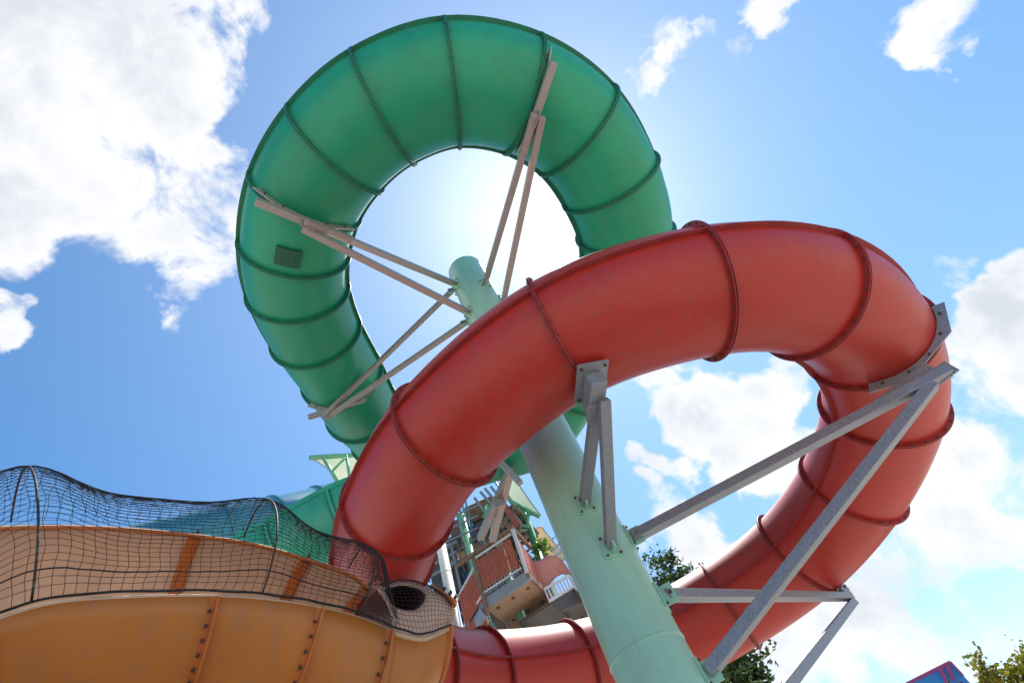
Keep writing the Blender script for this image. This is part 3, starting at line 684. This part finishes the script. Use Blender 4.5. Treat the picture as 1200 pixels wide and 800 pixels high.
mb = MB(); mb.tube([pq - V((0, 0, .7)), pq], .03, 6); mb.build('stem', BARK, pt, True)

# building with a blue gable roof far right
hb = 38
R1, R2, R0 = at_h(1114, 775, hb), at_h(1129, 791, hb), at_h(1062, 801, hb)
dv = V((R1.x, R1.y, 0)).normalized()
bl = thing('roofed_building', 'distant building with bright blue slanted roof and magenta edge', 'building', V((R1.x, R1.y, 0)))
Rl = R1 + (R0 - R1) * 1.6
poly = [Rl, R1, R2, V((R2.x, R2.y, R2.z - 2.5)), V((Rl.x, Rl.y, R2.z - 2.5))]
mb = MB(); mb.prism([p + dv * 1.2 for p in poly], dv * 1.1); mb.build('roof', BROOF, bl)
mb = MB(); mb.prism([V((p.x, p.y, 0)) + dv * d_ for p, d_ in ((Rl, .3), (R2, .3), (R2, 2.2), (Rl, 2.2))], Z * 0.01)
mb = MB(); m1, m2 = (Rl + R2) / 2, (R2 - Rl); m2.z = 0; L_ = m2.length; m2.normalize(); zt = R2.z - 2.5
mb.box(V((m1.x, m1.y, zt / 2)) + dv * 1.2, m2 * (L_ / 2 - .1), dv * 1.0, Z * (zt / 2 - .01)); mb.build('wall', CREAM, bl)
mb = MB(); mb.bar(Rl - dv * .02, R1 - dv * .02, .12, .12, dv); mb.build('roof_edge', MAG, bl)
mb = MB(); mb.bar(R1 - dv * .02, R2 - dv * .02, .09, .09, dv); mb.build('roof_edge', MAG, bl)
for (x0, y0, x1, y1) in ((1101, 781, 1110, 800), (1109, 777.5, 1118, 797)):
    mb = MB(); mb.bar(at_h(x0, y0, hb) - dv * .06, at_h(x1, y1, hb) - dv * .06, .16, .06, dv); mb.build('roof_bar', MAG, bl)

# ---------------------------------------------------------------- ground
mb = MB(); mb.add([(-600, -600, 0), (600, -600, 0), (600, 600, 0), (-600, 600, 0)], [(0, 1, 2, 3)])
kind(mb.build('ground', CONC), 'structure')

# ---------------------------------------------------------------- sky, clouds, sun
SUN = V((.1738, .4505, .8757)).normalized()
elev = math.asin(SUN.z); azim = math.atan2(SUN.x, SUN.y)
w = bpy.data.worlds.new('World'); sc.world = w; w.use_nodes = True; nt = w.node_tree; L = nt.links
for n in list(nt.nodes): nt.nodes.remove(n)
def N(t, **k):
    n = nt.nodes.new(t)
    for a, b in k.items(): setattr(n, a, b)
    return n
out = N('ShaderNodeOutputWorld'); bg = N('ShaderNodeBackground'); L.new(bg.outputs[0], out.inputs[0])
sky = N('ShaderNodeTexSky', sky_type='NISHITA'); sky.sun_disc = False; sky.sun_elevation = elev; sky.sun_rotation = azim
sky.air_density = 1.0; sky.dust_density = .3; sky.ozone_density = 1.4; sky.altitude = 0
bg.inputs['Strength'].default_value = .118
tc = N('ShaderNodeTexCoord')
def math_(op, a, b=None, c=None):
    n = N('ShaderNodeMath', operation=op)
    for i, x in enumerate((a, b, c)):
        if x is None: continue
        if isinstance(x, (int, float)): n.inputs[i].default_value = x
        else: L.new(x, n.inputs[i])
    return n.outputs[0]
wn = N('ShaderNodeTexNoise'); wn.inputs['Scale'].default_value = 7; wn.inputs['Detail'].default_value = 5; L.new(tc.outputs['Generated'], wn.inputs['Vector'])
ws = N('ShaderNodeVectorMath', operation='SUBTRACT'); L.new(wn.outputs['Color'], ws.inputs[0]); ws.inputs[1].default_value = (.5, .5, .5)
wm = N('ShaderNodeVectorMath', operation='MULTIPLY_ADD'); L.new(ws.outputs[0], wm.inputs[0]); wm.inputs[1].default_value = (.30, .30, .30); L.new(tc.outputs['Generated'], wm.inputs[2])
wv = N('ShaderNodeVectorMath', operation='NORMALIZE'); L.new(wm.outputs[0], wv.inputs[0])
def vdot(d, warped=True):
    n = N('ShaderNodeVectorMath', operation='DOT_PRODUCT'); L.new(wv.outputs[0] if warped else tc.outputs['Generated'], n.inputs[0]); n.inputs[1].default_value = d; return n.outputs['Value']
def ramp(x, a, b, lo=0, hi=1, smooth=True):
    n = N('ShaderNodeMapRange', interpolation_type='SMOOTHSTEP' if smooth else 'LINEAR'); L.new(x, n.inputs[0])
    for i, v in zip((1, 2, 3, 4), (a, b, lo, hi)): n.inputs[i].default_value = v
    return n.outputs[0]
# cloud banks: direction and angular radius in degrees, weight
def dpx(x, y): return tuple(ray(x, y))
banks = [((60, 30), 14, 1.0), ((120, 110), 13, .95), ((170, 60), 10, .85), ((190, 200), 11, .9), ((225, 275), 8, .8), ((90, 210), 12, .95), ((10, 190), 10, .9), ((245, 45), 7, .7), ((-120, 90), 20, 1.0), ((755, 75), 3.6, .72), ((780, 40), 3.5, .5), ((832, 50), 3.5, .48), ((900, 10), 4, .75), ((1100, 15), 4.6, .78), ((3, 368), 3.5, .8),
         ((800, 470), 8, .95), ((860, 490), 8, .9), ((775, 550), 4, .7), ((915, 450), 5, .75), ((930, 560), 7, .9), ((1160, 400), 8, 1.0), ((1215, 320), 7, .9), ((1150, 460), 6, .8), ((1130, 580), 9, .9), ((1060, 630), 8, .85), ((950, 770), 8, .85), ((1180, 590), 7.5, .85), ((1010, 705), 7, .8), ((1100, 690), 5, .7), ((800, 630), 7, .85), ((1100, 740), 8, .7), ((1270, 480), 9, .7), ((690, 740), 4, .4), ((1085, 300), 2.5, .6), ((1080, 330), 3, .5)]
total = None
for (px, rad, wt) in banks:
    r_ = ramp(vdot(dpx(*px)), math.cos(math.radians(rad)), math.cos(math.radians(rad * .1)), 0, wt)
    total = r_ if total is None else math_('MAXIMUM', total, r_)
n1 = N('ShaderNodeTexNoise'); n1.inputs['Scale'].default_value = 9; n1.inputs['Detail'].default_value = 12; n1.inputs['Roughness'].default_value = .60; n1.inputs['Distortion'].default_value = .35
L.new(tc.outputs['Generated'], n1.inputs['Vector'])
n2 = N('ShaderNodeTexNoise'); n2.inputs['Scale'].default_value = 3.1; n2.inputs['Detail'].default_value = 7; n2.inputs['Roughness'].default_value = .55
L.new(tc.outputs['Generated'], n2.inputs['Vector'])
dens = math_('ADD', total, math_('MULTIPLY', math_('SUBTRACT', n1.outputs[0], .5), 2.0))
cov = ramp(dens, .44, .84)
cov = math_('MULTIPLY', cov, ramp(total, .0, .2)); cov = math_('MULTIPLY', cov, .97)
thick = ramp(math_('ADD', dens, math_('MULTIPLY', math_('SUBTRACT', n2.outputs[0], .5), 2.6)), .6, 1.5)
cm = N('ShaderNodeMix', data_type='RGBA'); L.new(thick, cm.inputs[0]); cm.inputs[6].default_value = (5.9, 5.9, 5.95, 1); cm.inputs[7].default_value = (4.15, 4.4, 4.8, 1)
# aureole round the sun
sd = vdot(tuple(SUN), False); sd = math_('MAXIMUM', sd, 0)
au = math_('ADD', math_('MULTIPLY', math_('POWER', sd, 3), 1.5), math_('MULTIPLY', math_('POWER', sd, 60), 1.2))
ac = N('ShaderNodeCombineColor'); L.new(au, ac.inputs[0]); L.new(math_('MULTIPLY', au, .98), ac.inputs[1]); L.new(math_('MULTIPLY', au, .95), ac.inputs[2])
sa = N('ShaderNodeMix', data_type='RGBA', blend_type='ADD'); sa.inputs[0].default_value = 1
hs_ = N('ShaderNodeHueSaturation'); hs_.inputs['Saturation'].default_value = 1.08
tn = N('ShaderNodeMix', data_type='RGBA', blend_type='MULTIPLY'); tn.inputs[7].default_value = (.60, .95, 1.12, 1)
sx = N('ShaderNodeSeparateXYZ'); L.new(tc.outputs['Generated'], sx.inputs[0])
L.new(math_('MULTIPLY', ramp(sx.outputs[2], .1, .7, .12, 1), math_('SUBTRACT', 1, math_('MULTIPLY', math_('POWER', sd, 14), .6))), tn.inputs[0])
L.new(sky.outputs[0], tn.inputs[6]); L.new(tn.outputs[2], hs_.inputs['Color'])
L.new(hs_.outputs[0], sa.inputs[6]); L.new(ac.outputs[0], sa.inputs[7])
fm = N('ShaderNodeMix', data_type='RGBA'); L.new(cov, fm.inputs[0]); L.new(sa.outputs[2], fm.inputs[6]); L.new(cm.outputs[2], fm.inputs[7])
L.new(fm.outputs[2], bg.inputs['Color'])
sl = bpy.data.lights.new('sun', 'SUN'); sl.energy = 4.6; sl.angle = math.radians(.53); sl.color = (1, .95, .87)
so = bpy.data.objects.new('sun', sl); col.objects.link(so); so.rotation_euler = SUN.to_track_quat('Z', 'Y').to_euler(); so.location = (0, 0, 30)
sc.view_settings.view_transform = 'Standard'; sc.view_settings.look = 'None'; sc.view_settings.exposure = .6; sc.view_settings.gamma = 1
